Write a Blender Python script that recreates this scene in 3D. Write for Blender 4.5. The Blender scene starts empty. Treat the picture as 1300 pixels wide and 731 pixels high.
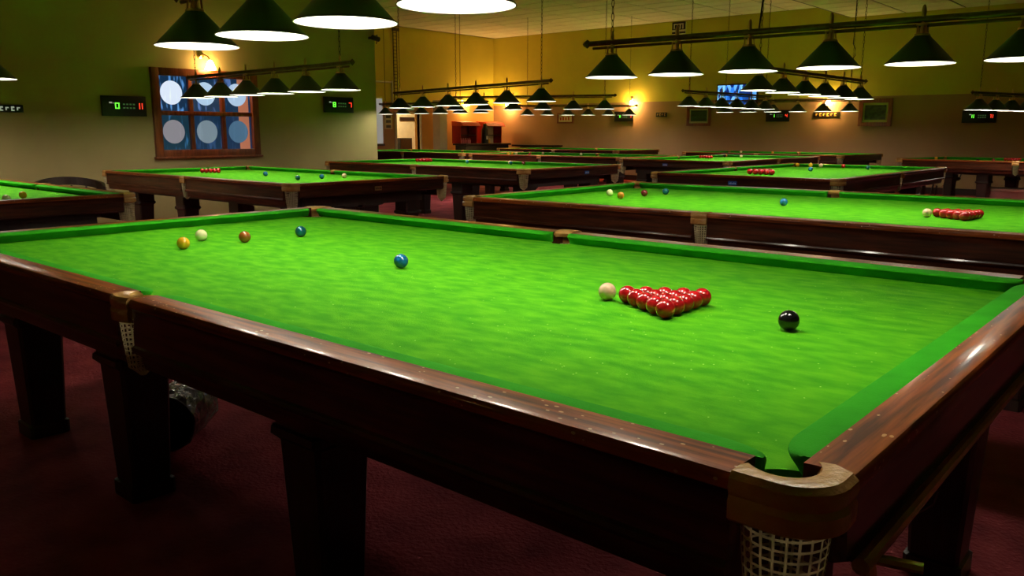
import bpy, bmesh, math, random
from mathutils import Vector, Matrix
PI = math.pi
C = bpy.context.scene.collection
FL = 0.85                    # height of the cloth above the floor
random.seed(7)

# ---------------------------------------------------------------- camera
yaw, pit, rol = -0.71221, -0.18685, 0.00232
Fv = Vector((math.cos(pit)*math.sin(yaw), math.cos(pit)*math.cos(yaw), math.sin(pit)))
Rv = Fv.cross(Vector((0, 0, 1))).normalized(); Uv = Rv.cross(Fv)
R2 = Rv*math.cos(rol) + Uv*math.sin(rol); U2 = -Rv*math.sin(rol) + Uv*math.cos(rol)
cam = bpy.data.objects.new('camera', bpy.data.cameras.new('camera')); C.objects.link(cam)
cam.data.sensor_width = 36.0; cam.data.lens = 36.0*1046.6/1300.0
cam.data.clip_start = 0.02; cam.data.clip_end = 100
cam.matrix_world = Matrix(((R2.x, U2.x, -Fv.x, 2.2347), (R2.y, U2.y, -Fv.y, -1.9862),
                           (R2.z, U2.z, -Fv.z, 0.4875+FL), (0, 0, 0, 1)))
bpy.context.scene.camera = cam

# ---------------------------------------------------------------- world, exposure
W = bpy.data.worlds.new('world'); bpy.context.scene.world = W; W.use_nodes = True
W.node_tree.nodes['Background'].inputs[0].default_value = (0.01, 0.012, 0.008, 1)
W.node_tree.nodes['Background'].inputs[1].default_value = 0.02
vs = bpy.context.scene.view_settings
vs.view_transform = 'Standard'; vs.look = 'None'; vs.gamma = 1.0; vs.exposure = 0.0; vs.use_curve_mapping = False
LAMP_W = 10.5                # watts of one bulb in a table light
LAMP_C = (1.0, 0.93, 0.78)
SCONCE_C = (1.0, 0.58, 0.20)

# ---------------------------------------------------------------- materials
def mat(name, col, rough=0.5, metal=0.0, coat=0.0, var=0.0, scale=8.0, bump=0.0, bscale=60.0,
        col2=None, stretch=(1, 1, 1), emit=None, estr=0.0, sheen=0.0, spec=0.5, detail=4.0, rvar=0.0):
    m = bpy.data.materials.new(name); m.use_nodes = True
    nt = m.node_tree; b = nt.nodes['Principled BSDF']
    b.inputs['Base Color'].default_value = (*col, 1)
    b.inputs['Roughness'].default_value = rough; b.inputs['Metallic'].default_value = metal
    b.inputs['Coat Weight'].default_value = coat; b.inputs['Coat Roughness'].default_value = 0.08
    b.inputs['Sheen Weight'].default_value = sheen; b.inputs['Specular IOR Level'].default_value = spec
    tc = nt.nodes.new('ShaderNodeTexCoord'); mp = nt.nodes.new('ShaderNodeMapping')
    mp.inputs['Scale'].default_value = stretch
    nt.links.new(tc.outputs['Object'], mp.inputs[0])
    if col2 is None: col2 = tuple(c*(1-var) for c in col)
    if var or col2 != col:
        n = nt.nodes.new('ShaderNodeTexNoise'); n.inputs['Scale'].default_value = scale; n.inputs['Detail'].default_value = detail
        nt.links.new(mp.outputs[0], n.inputs['Vector'])
        r = nt.nodes.new('ShaderNodeValToRGB'); r.color_ramp.elements[0].position = 0.35; r.color_ramp.elements[1].position = 0.65
        r.color_ramp.elements[0].color = (*col2, 1); r.color_ramp.elements[1].color = (*col, 1)
        nt.links.new(n.outputs['Fac'], r.inputs[0]); nt.links.new(r.outputs[0], b.inputs['Base Color'])
        if rvar:
            mr = nt.nodes.new('ShaderNodeMapRange'); mr.inputs['To Min'].default_value = rough-rvar; mr.inputs['To Max'].default_value = rough+rvar
            nt.links.new(n.outputs['Fac'], mr.inputs['Value']); nt.links.new(mr.outputs[0], b.inputs['Roughness'])
    if bump:
        n2 = nt.nodes.new('ShaderNodeTexNoise'); n2.inputs['Scale'].default_value = bscale; n2.inputs['Detail'].default_value = 3
        nt.links.new(mp.outputs[0], n2.inputs['Vector'])
        bp = nt.nodes.new('ShaderNodeBump'); bp.inputs['Strength'].default_value = bump; bp.inputs['Distance'].default_value = 0.01
        nt.links.new(n2.outputs['Fac'], bp.inputs['Height']); nt.links.new(bp.outputs[0], b.inputs['Normal'])
    if emit:
        b.inputs['Emission Color'].default_value = (*emit, 1); b.inputs['Emission Strength'].default_value = estr
    return m

def speckle(m, col, scale=90.0, thr=0.07, stretch=(1, 1, 1)):
    """small pale chalk specks or chips over the base colour"""
    nt = m.node_tree; b = nt.nodes['Principled BSDF']
    src = b.inputs['Base Color'].links[0].from_socket
    tc = nt.nodes.new('ShaderNodeTexCoord'); mp = nt.nodes.new('ShaderNodeMapping'); mp.inputs['Scale'].default_value = stretch
    v = nt.nodes.new('ShaderNodeTexVoronoi'); v.inputs['Scale'].default_value = scale
    n = nt.nodes.new('ShaderNodeTexNoise'); n.inputs['Scale'].default_value = 4.0
    nt.links.new(tc.outputs['Object'], mp.inputs[0]); nt.links.new(mp.outputs[0], v.inputs['Vector']); nt.links.new(tc.outputs['Object'], n.inputs['Vector'])
    mu = nt.nodes.new('ShaderNodeMath'); mu.operation = 'MULTIPLY'; mu.inputs[1].default_value = thr*2
    nt.links.new(n.outputs['Fac'], mu.inputs[0])
    lt = nt.nodes.new('ShaderNodeMath'); lt.operation = 'LESS_THAN'
    nt.links.new(v.outputs['Distance'], lt.inputs[0]); nt.links.new(mu.outputs[0], lt.inputs[1])
    sp = nt.nodes.new('ShaderNodeSeparateColor'); nt.links.new(v.outputs['Color'], sp.inputs[0])
    g = nt.nodes.new('ShaderNodeMath'); g.operation = 'GREATER_THAN'; g.inputs[1].default_value = 0.78
    nt.links.new(sp.outputs[0], g.inputs[0])
    m2 = nt.nodes.new('ShaderNodeMath'); m2.operation = 'MULTIPLY'
    nt.links.new(lt.outputs[0], m2.inputs[0]); nt.links.new(g.outputs[0], m2.inputs[1])
    mx = nt.nodes.new('ShaderNodeMix'); mx.data_type = 'RGBA'; mx.inputs[7].default_value = (*col, 1)
    nt.links.new(m2.outputs[0], mx.inputs[0]); nt.links.new(src, mx.inputs[6]); nt.links.new(mx.outputs[2], b.inputs['Base Color'])

M = {}
M['cloth'] = mat('green_baize', (0.095, 0.40, 0.007), 0.95, col2=(0.045, 0.30, 0.006), scale=13, stretch=(0.8, 1.7, 1), bump=0.25, bscale=260, spec=0.08, sheen=0.0, detail=9)
speckle(M['cloth'], (0.35, 0.66, 0.14), 60, 0.10)
M['cushion'] = mat('cushion_baize', (0.034, 0.35, 0.010), 0.9, col2=(0.024, 0.29, 0.008), scale=9, bump=0.2, bscale=260, spec=0.08)
M['wood'] = mat('mahogany', (0.36, 0.088, 0.016), 0.36, coat=0.17, spec=0.08, col2=(0.075, 0.017, 0.006), scale=5, stretch=(0.7, 14, 14), bump=0.02, bscale=30, rvar=0.04, detail=5)
speckle(M['wood'], (0.62, 0.36, 0.18), 85, 0.20, (0.6, 1, 1))
M['wood_y'] = mat('mahogany_cross', (0.36, 0.088, 0.016), 0.36, coat=0.17, spec=0.08, col2=(0.075, 0.017, 0.006), scale=5, stretch=(14, 0.7, 14), bump=0.02, bscale=30, rvar=0.04, detail=5)
speckle(M['wood_y'], (0.62, 0.36, 0.18), 85, 0.20, (1, 0.6, 1))
M['side'] = mat('shaded_rail_side', (0.085, 0.020, 0.007), 0.32, coat=0.25, spec=0.2, col2=(0.028, 0.007, 0.003), scale=5, stretch=(0.7, 10, 10), detail=5)  # darker copy of the rail wood; shade on the sides is put into the colour
M['side_y'] = mat('shaded_rail_side_cross', (0.085, 0.020, 0.007), 0.32, coat=0.25, spec=0.2, col2=(0.028, 0.007, 0.003), scale=5, stretch=(10, 0.7, 10), detail=5)  # same shaded copy with the grain turned across
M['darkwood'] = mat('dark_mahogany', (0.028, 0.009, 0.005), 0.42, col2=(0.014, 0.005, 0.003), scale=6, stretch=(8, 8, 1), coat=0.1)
M['leather'] = mat('tan_leather', (0.60, 0.32, 0.10), 0.27, col2=(0.42, 0.19, 0.05), scale=14, bump=0.2, bscale=120)
M['net'] = mat('cream_net_cord', (0.80, 0.70, 0.48), 0.85, var=0.25, scale=30)
M['slate'] = mat('slate', (0.03, 0.035, 0.03), 0.7, var=0.2)
M['brass'] = mat('brass', (0.80, 0.56, 0.26), 0.28, metal=1.0, var=0.2, scale=20)
M['darkbrass'] = mat('aged_brass', (0.20, 0.14, 0.06), 0.35, metal=1.0, var=0.3, scale=20)
M['shade'] = mat('green_enamel', (0.003, 0.035, 0.018), 0.35, var=0.2, scale=5, coat=0.1)
M['inner'] = mat('white_enamel', (0.9, 0.9, 0.86), 0.6, var=0.02)
M['chain'] = mat('dull_steel_chain', (0.10, 0.085, 0.05), 0.45, metal=0.8, var=0.2, scale=40)
M['black'] = mat('black_plastic', (0.008, 0.008, 0.008), 0.4, var=0.2)
M['floor'] = mat('maroon_carpet', (0.36, 0.050, 0.062), 0.95, col2=(0.20, 0.024, 0.034), scale=3.5, bump=0.9, bscale=55, spec=0.1, detail=8)
M['wall_l'] = mat('sage_paint', (0.42, 0.34, 0.15), 0.85, var=0.10, scale=1.6, bump=0.05, bscale=20, spec=0.2)
M['wall_up'] = mat('olive_paint', (0.64, 0.55, 0.07), 0.85, var=0.08, scale=1.5, bump=0.05, bscale=20, spec=0.2)
M['wall_lo'] = mat('brown_paint', (0.42, 0.26, 0.14), 0.85, var=0.10, scale=1.5, bump=0.05, bscale=20, spec=0.2)
M['wall_or'] = mat('orange_paint', (0.60, 0.33, 0.10), 0.85, var=0.06, scale=1.5, spec=0.2)
M['ceil'] = mat('ceiling_tile', (0.82, 0.80, 0.66), 0.9, var=0.06, scale=5, bump=0.1, bscale=80, spec=0.1)
M['grid'] = mat('ceiling_grid', (0.10, 0.10, 0.08), 0.6, var=0.1)
M['white'] = mat('white_paint', (0.62, 0.60, 0.52), 0.6, var=0.06)
M['frame'] = mat('red_mahogany_frame', (0.26, 0.065, 0.018), 0.35, col2=(0.13, 0.028, 0.01), scale=5, stretch=(6, 6, 1), coat=0.2)
M['red'] = mat('red_cloth', (0.5, 0.02, 0.01), 0.7, var=0.2)
def emis(name, col, s): return mat(name, tuple(c*0.3 for c in col), 0.5, emit=col, estr=s)
M['led_g'] = emis('green_digit_glow', (0.15, 1.0, 0.05), 1.6)
M['led_r'] = emis('red_digit_glow', (1.0, 0.05, 0.02), 1.3)
M['led_w'] = emis('white_digit_glow', (0.7, 0.8, 0.6), 0.35)
M['led_d'] = emis('dim_green_marks', (0.25, 0.6, 0.2), 0.12)
def ballmat(n, c): return mat(n, c, 0.17, coat=0.6, var=0.05, scale=3, spec=0.5)
BM = dict(red=ballmat('red_ball', (0.50, 0.008, 0.012)), black=ballmat('black_ball', (0.006, 0.006, 0.007)),
          pink=ballmat('pale_pink_ball', (0.95, 0.64, 0.40)), blue=ballmat('blue_ball', (0.005, 0.12, 0.30)),
          brown=ballmat('brown_ball', (0.30, 0.075, 0.012)), yellow=ballmat('yellow_ball', (0.95, 0.50, 0.02)),
          green=ballmat('green_ball', (0.004, 0.10, 0.13)), white=ballmat('cream_ball', (0.95, 0.88, 0.48)),
          orange=ballmat('orange_ball', (0.80, 0.28, 0.02)), maroon=ballmat('maroon_ball', (0.16, 0.008, 0.012)))

# ---------------------------------------------------------------- helpers
def new_mesh(name, bm, m, smooth=False):
    bmesh.ops.recalc_face_normals(bm, faces=bm.faces)
    me = bpy.data.meshes.new(name); bm.to_mesh(me); bm.free()
    ms = m if isinstance(m, (list, tuple)) else [m]
    for x in ms: me.materials.append(x)
    if smooth:
        for p in me.polygons: p.use_smooth = True
        try: me.set_sharp_from_angle(angle=math.radians(35))
        except Exception: pass
    return me
def link(name, me, parent=None, loc=(0, 0, 0), rot=(0, 0, 0), sc=None):
    o = bpy.data.objects.new(name, me); C.objects.link(o)
    o.location = loc; o.rotation_euler = rot
    if sc: o.scale = sc
    if parent: o.parent = parent
    return o
def tag(o, label=None, cat=None, group=None, kind=None):
    if label: o['label'] = label
    if cat: o['category'] = cat
    if group: o['group'] = group
    if kind: o['kind'] = kind
    return o
def thing(name, label, cat, loc=(0, 0, 0), rz=0.0, group=None, sc=None):
    o = bpy.data.objects.new(name, None); C.objects.link(o); o.empty_display_size = 0.1
    o.location = loc; o.rotation_euler = (0, 0, rz)
    if sc: o.scale = sc
    return tag(o, label, cat, group)
def box(bm, x0, x1, y0, y1, z0, z1, mi=0, bev=0.0):
    vs_ = [bm.verts.new(v) for v in ((x0,y0,z0),(x1,y0,z0),(x1,y1,z0),(x0,y1,z0),(x0,y0,z1),(x1,y0,z1),(x1,y1,z1),(x0,y1,z1))]
    fs = []
    for f in ((3,2,1,0),(4,5,6,7),(0,1,5,4),(1,2,6,5),(2,3,7,6),(3,0,4,7)):
        q = bm.faces.new([vs_[i] for i in f]); q.material_index = mi; fs.append(q)
    if bev:
        es = {e for f in fs for e in f.edges}
        bmesh.ops.bevel(bm, geom=list(es), offset=bev, segments=2, affect='EDGES', profile=0.6)
def loft(bm, secs, cap=True, closed=True, ring=False, mi=0):
    vv = [[bm.verts.new(p) for p in s] for s in secs]
    n = len(vv[0]); m = len(vv)
    for i in range(m if ring else m-1):
        a, b = vv[i], vv[(i+1) % m]
        for j in range(n if closed else n-1):
            k = (j+1) % n
            try: f = bm.faces.new((a[j], a[k], b[k], b[j])); f.material_index = mi
            except ValueError: pass
    if cap and closed and not ring:
        for s in (vv[0], vv[-1]):
            try: f = bm.faces.new(s); f.material_index = mi
            except ValueError: pass
def lathe(bm, prof, n=24, cx=0, cy=0, z=0, closed=False, mi=0):
    secs = [[(cx+r*math.cos(a), cy+r*math.sin(a), z+h) for r, h in prof] for a in [2*PI*i/n for i in range(n)]]
    loft(bm, secs, closed=closed, ring=True, mi=mi)
def tube(bm, pts, r, n=8, mi=0):
    secs = []
    pts = [Vector(p) for p in pts]
    for i, p in enumerate(pts):
        t = (pts[min(i+1, len(pts)-1)] - pts[max(i-1, 0)]).normalized()
        u = t.cross(Vector((0, 0, 1)))
        if u.length < 0.05: u = t.cross(Vector((0, 1, 0)))
        u.normalize(); v = t.cross(u)
        rr = r[i] if isinstance(r, (list, tuple)) else r
        secs.append([p + (u*math.cos(a)+v*math.sin(a))*rr for a in [2*PI*k/n for k in range(n)]])
    loft(bm, secs, mi=mi)
def bxm(name, m, x0, x1, y0, y1, z0, z1, parent=None, bev=0.0, loc=(0, 0, 0), rot=(0, 0, 0)):
    bm = bmesh.new(); box(bm, x0, x1, y0, y1, z0, z1, bev=bev)
    return link(name, new_mesh(name, bm, m, bool(bev)), parent, loc, rot)
def struct(o): o['kind'] = 'structure'; return o

# ================================================================ the room
XL, XF, YB, ZC = -8.5, -16.0, 18.2, 3.4+FL
struct(bxm('floor', M['floor'], -16.6, 7.5, -6, 18.6, -0.2, 0))
# left wall with the window opening (y 3.36..4.74, z 0.24..1.22 above cloth)
WY0, WY1, WZ0, WZ1 = 3.33, 4.74, 0.215+FL, 1.235+FL
bm = bmesh.new()
box(bm, XL-0.18, XL, -6, WY0, 0, ZC); box(bm, XL-0.18, XL, WY1, 7.03, 0, ZC)
box(bm, XL-0.18, XL, WY0, WY1, 0, WZ0); box(bm, XL-0.18, XL, WY0, WY1, WZ1, ZC)
struct(link('wall_left', new_mesh('wall_left', bm, M['wall_l'])))
struct(bxm('wall_corner', M['wall_l'], -16.2, XL-0.18, 6.85, 7.03, 0, ZC))
# far left wall of the recess, with a doorway
DY0, DY1, DZ = 14.05, 14.95, 1.0+FL
bm = bmesh.new()
for z0, z1, mi in ((0, 1.32+FL, 1), (1.32+FL, ZC, 0)):
    box(bm, XF-0.2, XF, 7.03, DY0, z0, z1, mi)
    box(bm, XF-0.2, XF, DY1, 15.55, z0, z1, 0 if mi == 0 else 2)
    box(bm, XF-0.2, XF, 15.55, YB, z0, z1, 0 if mi == 0 else 2)
    if mi: box(bm, XF-0.2, XF, DY0, DY1, DZ, z1, mi)
    else: box(bm, XF-0.2, XF, DY0, DY1, z0, z1, mi)
struct(link('wall_far_left', new_mesh('wall_far_left', bm, [M['wall_up'], M['wall_lo'], M['wall_or']])))
bm = bmesh.new(); box(bm, XF-0.2, 7.5, YB, YB+0.2, 0, 1.32+FL, 0); box(bm, XF-0.2, 7.5, YB, YB+0.2, 1.32+FL, ZC, 1)
struct(link('wall_back', new_mesh('wall_back', bm, [M['wall_lo'], M['wall_up']])))
struct(bxm('wall_right', M['wall_l'], 7.3, 7.5, -6, YB, 0, ZC))
struct(bxm('wall_front', M['wall_l'], -8.5, 7.5, -6.2, -6, 0, ZC))
ceiling = struct(bxm('ceiling', M['grid'], -16.2, 7.5, -6, YB+0.2, ZC+0.012, ZC+0.15))
TX, TY = 1.2, 0.6
tile = bmesh.new(); box(tile, 0.024, TX-0.024, 0.020, TY-0.020, -0.012, 0.0); tile_me = new_mesh('ceiling_tile', tile, M['ceil'])
for i in range(13):
    for j in range(16):
        x, y = XF+0.05+i*TX, YB-(j+1)*TY
        if x < XL-0.3 and y < 6.9: continue
        link('ceiling_tile', tile_me, ceiling, (x, y, ZC+0.012))
rest = bmesh.new()
for i in range(7):
    for j in range(24):
        x, y = XL+0.05+i*2.4, 8.6-(j+1)*TY
        if x+2.4 < 7.4: box(rest, x+0.012, x+2.388, y+0.012, y+TY-0.012, ZC, ZC+0.012)
for j in range(16):
    for i in range(5): box(rest, -0.35+i*1.5+0.012, -0.35+(i+1)*1.5-0.012, YB-(j+1)*TY+0.012, YB-j*TY-0.012, ZC, ZC+0.012)
o = link('ceiling_tile_field', new_mesh('ceiling_tile_field', rest, M['ceil']), ceiling); o['kind'] = 'stuff'
# lowered ceiling over the right part of the back wall
soffit = struct(bxm('ceiling_lowered', M['grid'], -4.9, 7.3, 12.2, YB, 3.12+FL, ZC))
for i in range(8):
    for j in range(10):
        if -4.85+(i+1)*TX < 4.9: link('ceiling_tile', tile_me, soffit, (-4.85+i*TX, YB-(j+1)*TY, 3.12+FL))
struct(bxm('baseboard_left', M['darkwood'], XL, XL+0.02, -6, 7.0, 0, 0.14))
struct(bxm('baseboard_back', M['darkwood'], XF, 7.3, YB-0.02, YB, 0, 0.14))

# ---- window in the left wall
win = tag(bpy.data.objects.new('window_1', None), kind='structure'); C.objects.link(win); win.location = (XL, WY0, WZ0)
ww, wh = WY1-WY0, WZ1-WZ0
def board(name, pr, y0, y1, z0, z1, x0, x1, m): return bxm(name, m, x0, x1, y0, y1, z0, z1, pr, 0.006)
fr = board('window_frame', win, -0.07, 0.03, -0.07, wh+0.07, -0.02, 0.05, M['frame'])
for a in ((ww-0.03, ww+0.07, -0.07, wh+0.07), (0.03, ww-0.03, -0.07, 0.03), (0.03, ww-0.03, wh-0.03, wh+0.07)):
    board('window_frame', win, *a, -0.02, 0.05, M['frame'])
board('window_sill', win, -0.09, ww+0.09, -0.085, -0.06, -0.02, 0.075, M['frame'])
for k in (1, 2): board('glazing_bar', win, ww*k/3-0.028, ww*k/3+0.028, 0.03, wh-0.03, -0.05, 0.02, M['frame'])
board('glazing_bar', win, 0.03, ww-0.03, wh/2-0.028, wh/2+0.028, -0.05, 0.024, M['frame'])
def pane_mat(nm, seed, base, alt, s):
    m = bpy.data.materials.new(nm); m.use_nodes = True; nt = m.node_tree; b = nt.nodes['Principled BSDF']
    tc = nt.nodes.new('ShaderNodeTexCoord'); mp = nt.nodes.new('ShaderNodeMapping'); mp.inputs['Location'].default_value = (seed, seed*2, 0)
    mp.inputs['Scale'].default_value = (1, 7, 1.6)
    n = nt.nodes.new('ShaderNodeTexNoise'); n.inputs['Scale'].default_value = 3; n.inputs['Detail'].default_value = 1
    r = nt.nodes.new('ShaderNodeValToRGB'); r.color_ramp.elements[0].position = 0.57; r.color_ramp.elements[1].position = 0.70
    r.color_ramp.elements[0].color = (*base, 1); r.color_ramp.elements[1].color = (*alt, 1)
    nt.links.new(tc.outputs['Object'], mp.inputs[0]); nt.links.new(mp.outputs[0], n.inputs['Vector']); nt.links.new(n.outputs['Fac'], r.inputs[0])
    b.inputs['Base Color'].default_value = (0.02, 0.03, 0.05, 1); b.inputs['Roughness'].default_value = 0.15
    nt.links.new(r.outputs[0], b.inputs['Emission Color']); b.inputs['Emission Strength'].default_value = s
    return m
disc = bmesh.new()
lathe(disc, [(0.0001, 0.012), (0.10, 0.011), (0.150, 0.006), (0.156, 0.0), (0.0001, 0.0)], 32)
disc_me = {}
dark = (0.008, 0.035, 0.09); pinkc = (0.62, 0.22, 0.12)
panes = [((0, 1), dark, (0.12, 0.35, 0.8), (0.75, 0.85, 1.0), 0.75), ((1, 1), dark, (0.10, 0.2, 0.5), (0.42, 0.6, 0.8), 0.8), ((2, 1), dark, (0.10, 0.2, 0.5), (0.42, 0.58, 0.78), 0.75),
         ((0, 0), (0.008, 0.035, 0.06), (0.03, 0.14, 0.3), (0.38, 0.36, 0.40), 0.8), ((1, 0), (0.008, 0.03, 0.07), (0.03, 0.08, 0.2), (0.28, 0.38, 0.45), 0.8), ((2, 0), (0.01, 0.03, 0.08), (0.02, 0.05, 0.12), (0.10, 0.22, 0.36), 0.8)]
for n_, ((i, j), c1, c2, dc, s) in enumerate(panes):
    y0, y1 = ww*i/3+0.02, ww*(i+1)/3-0.02; z0, z1 = wh*j/2+0.02, wh*(j+1)/2-0.02
    pn = bxm('window_pane', pane_mat('blue_glass', n_*3.1, c1, c2, s), -0.04, -0.034, y0, y1, z0, z1, win)
    if i == 2: bxm('lit_strip', emis('salmon_glow', pinkc, 0.6), -0.036, -0.032, y0+0.24, y1-0.03, z0+0.01, z1-0.01, pn)
    b2 = disc.copy(); dm = new_mesh('bullseye_disc', b2, pane_mat('pale_disc', n_*1.7, dc, tuple(min(1, c*1.15) for c in dc), 0.95 if j else 0.6), True)
    link('bullseye_disc', dm, pn, (-0.034, (y0+y1)/2-0.01+0.01*i, (z0+z1)/2+0.012), (0, PI/2, 0), (1, 0.98, 1))
disc.free()

# ================================================================ snooker tables
NL, NW, BL, BW, OL, OW = 1.785, 0.889, 1.843, 0.943, 1.92, 1.025     # nose, back of cushion, outer edge
def cloth_mesh():
    pts = []
    def arc(cx, cy, r, a0, a1, n):
        for k in range(n+1):
            a = math.radians(a0+(a1-a0)*k/n); pts.append((cx+r*math.cos(a), cy+r*math.sin(a)))
    X, Y = BL, BW
    def corner(sx, sy):
        cx, cy, r = sx*(X-0.008), sy*(Y-0.008), 0.090
        a = {(1, -1): (188, 82), (1, 1): (278, 172), (-1, 1): (8, -98), (-1, -1): (98, -8)}[(sx, sy)]
        arc(cx, cy, r, a[0], a[1], 10)
    corner(-1, -1)
    arc(0, -Y-0.012, 0.056, 168, 12, 10)
    corner(1, -1); corner(1, 1)
    arc(0, Y+0.012, 0.056, -12, -168, 10)
    corner(-1, 1)
    bm = bmesh.new()
    t = [bm.verts.new((x, y, 0)) for x, y in pts]; b = [bm.verts.new((x, y, -0.045)) for x, y in pts]
    bm.faces.new(t); f = bm.faces.new(list(reversed(b))); f.material_index = 1
    for i in range(len(pts)):
        j = (i+1) % len(pts); f = bm.faces.new((t[j], t[i], b[i], b[j])); f.material_index = 0
    bmesh.ops.triangulate(bm, faces=[f for f in bm.faces if len(f.verts) > 4])
    return new_mesh('cloth_bed', bm, [M['cloth'], M['slate']])
def cushion_sections(s0, s1, L0, L1, width):
    out = []; ss = []
    n = 9
    for k in range(n+1): ss.append(s0 + L0*(1-math.cos(PI/2*k/n)))
    for k in range(1, 6): ss.append(s0+L0+(s1-L1-s0-L0)*k/6)
    for k in range(n+1): ss.append(s1 - L1*(1-math.cos(PI/2*(n-k)/n)))
    for s in ss:
        o = 0.0
        if s-s0 < L0: q = (L0-(s-s0))/L0; o = width*0.80*(1-math.sqrt(max(0, 1-q*q)))
        if s1-s < L1: q = (L1-(s1-s))/L1; o = width*0.80*(1-math.sqrt(max(0, 1-q*q)))
        w = width
        prof = [(w, 0.045), ((o*0.5+w*0.5), 0.0445), (o+(w-o)*0.18, 0.042), (o+0.001, 0.0385), (o, 0.035), (o+(w-o)*0.05, 0.0315), (o+(w-o)*0.60, 0.010), (o+(w-o)*0.68, 0.001), (w, 0.001)]
        out.append((s, prof))
    return out
def cushion_mesh(kind):          # 'long': runs +x from the middle pocket, at the -y side; 'end': runs along y at the +x side
    bm = bmesh.new(); secs = []
    if kind == 'long':
        for s, pr in cushion_sections(0.048, BL-0.050, 0.055, 0.10, BW-NW): secs.append([(s, -NW-u, z) for u, z in pr])
    else:
        for s, pr in cushion_sections(-BW+0.046, BW-0.046, 0.10, 0.10, BL-NL): secs.append([(NL+u, s, z) for u, z in pr])
    loft(bm, secs)
    return new_mesh('cushion', bm, M['cushion'], True)
RP = [(0, .0455), (.02, .0465), (.066, .0468), (.0745, .0450), (.0790, .0400), (.080, .032), (.079, .022), (.072, .016), (.070, .010), (.070, -.02), (.073, -.055), (.073, -.082), (.080, -.086), (.082, -.094), (.078, -.103), (.055, -.106), (.055, -.13), (.048, -.155), (.0, -.155), (0, -.05)]
def rail_mesh(kind):
    bm = bmesh.new()
    if kind == 'long':
        loft(bm, [[(s, -BW-u, z) for u, z in RP] for s in (0.047, 0.05, 0.6, 1.2, OL-0.137)])
    else:
        rp = [(u, max(z, -0.075-0.01*(u < 0.06))) for u, z in RP if z > -0.12 or u == 0]
        loft(bm, [[(BL+u*0.9, s, z) for u, z in rp] for s in (-OW+0.102, -0.4, 0.4, OW-0.102)])
    for f in bm.faces:                      # lower moulded side uses the darker wood, shade put into its colour
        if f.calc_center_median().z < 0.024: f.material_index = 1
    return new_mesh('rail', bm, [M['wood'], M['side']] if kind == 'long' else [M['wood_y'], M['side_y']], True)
def leather_mesh(kind):
    bm = bmesh.new(); secs = []; n = 18
    for k in range(n+1):
        t = k/n
        if kind == 'corner':         # at (+x, -y)
            a = math.radians(-100+110*t); ri = 0.052+0.030*math.sin(PI*t); I = Vector((OL-0.123+ri*math.cos(a), -OW+0.110+ri*math.sin(a)))
            L1, Rr = 0.06, 0.072; x0, y1 = OL-0.135, -OW+0.100
            tot = (OL-Rr-0.002-x0)+Rr*PI/2+(y1-(-OW+Rr-0.004)); d = t*tot
            cx, cy = OL-Rr-0.002, -OW+Rr-0.004
            straight = cx-x0
            if d < straight: O = Vector((x0+d, -OW-0.004)); nn = Vector((0, -1))
            elif d < straight+Rr*PI/2:
                b = -PI/2+(d-straight)/Rr; nn = Vector((math.cos(b), math.sin(b))); O = Vector((cx, cy))+nn*Rr
            else: nn = Vector((1, 0)); O = Vector((OL-0.002, min(cy+(d-straight-Rr*PI/2), y1)))
            if k == n: O = Vector((OL-0.002, y1))
        else:                         # middle pocket at -y
            a = math.radians(180+180*t); I = Vector((0.044*math.cos(a), -BW+0.004+0.048*math.sin(a)))
            x = -0.05+0.1*t; O = Vector((x, -OW-0.004-0.012*math.sin(PI*t))); nn = Vector((0, -1))
        mid = (I+O)*0.5
        bul = 0.004*math.sin(PI*t)
        P = [(I, .036), (I.lerp(O, .15), .047), (mid, .052), (O-nn*.008, .050), (O, .042), (O+nn*.002, .03), (O-nn*.002, .018), (O+nn*(.001+bul), .01), (O+nn*bul, -.014), (O-nn*.006, -.020), (O-nn*.012, -.014), (O-nn*.014, .02), (I.lerp(O, .2), .02)]
        secs.append([(p.x, p.y, z) for p, z in P])
    loft(bm, secs)
    return new_mesh('pocket_leather', bm, M['leather'], True)
def net_mesh(r0=0.060, depth=0.20):
    bm = bmesh.new(); rows, n = 13, 22; grid = []
    for i in range(rows+1):
        t = i/rows; r = r0*(1-0.35*t**1.4) if t < 0.85 else r0*0.66*(1-(t-0.85)/0.15*0.75)
        off = (i % 2)*0.0
        grid.append([bm.verts.new((r*math.cos(2*PI*(k+off)/n), r*math.sin(2*PI*(k+off)/n), -depth*t)) for k in range(n)])
    for i in range(rows):
        for k in range(n):
            bm.faces.new((grid[i][k], grid[i][(k+1) % n], grid[i+1][(k+1) % n], grid[i+1][k]))
    bmesh.ops.wireframe(bm, faces=bm.faces, thickness=0.0056, use_replace=True, use_even_offset=False)
    return new_mesh('pocket_net', bm, M['net'])
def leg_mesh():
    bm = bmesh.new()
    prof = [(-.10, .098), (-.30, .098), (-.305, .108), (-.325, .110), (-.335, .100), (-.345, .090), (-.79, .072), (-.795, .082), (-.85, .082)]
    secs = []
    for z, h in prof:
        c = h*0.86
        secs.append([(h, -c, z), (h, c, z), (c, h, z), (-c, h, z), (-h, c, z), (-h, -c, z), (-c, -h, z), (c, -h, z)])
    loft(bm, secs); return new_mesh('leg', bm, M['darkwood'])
def frame_mesh():
    bm = bmesh.new(); box(bm, -1.78, 1.78, -0.80, 0.80, -0.12, -0.046)
    for y in (-0.80, 0.77): box(bm, -1.7, 1.7, y, y+0.03, -0.20, -0.12)
    for x in (-1.72, -0.5, 0.5, 1.69): box(bm, x, x+0.03, -0.77, 0.77, -0.20, -0.12)
    return new_mesh('under_frame', bm, M['darkwood'])
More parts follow.
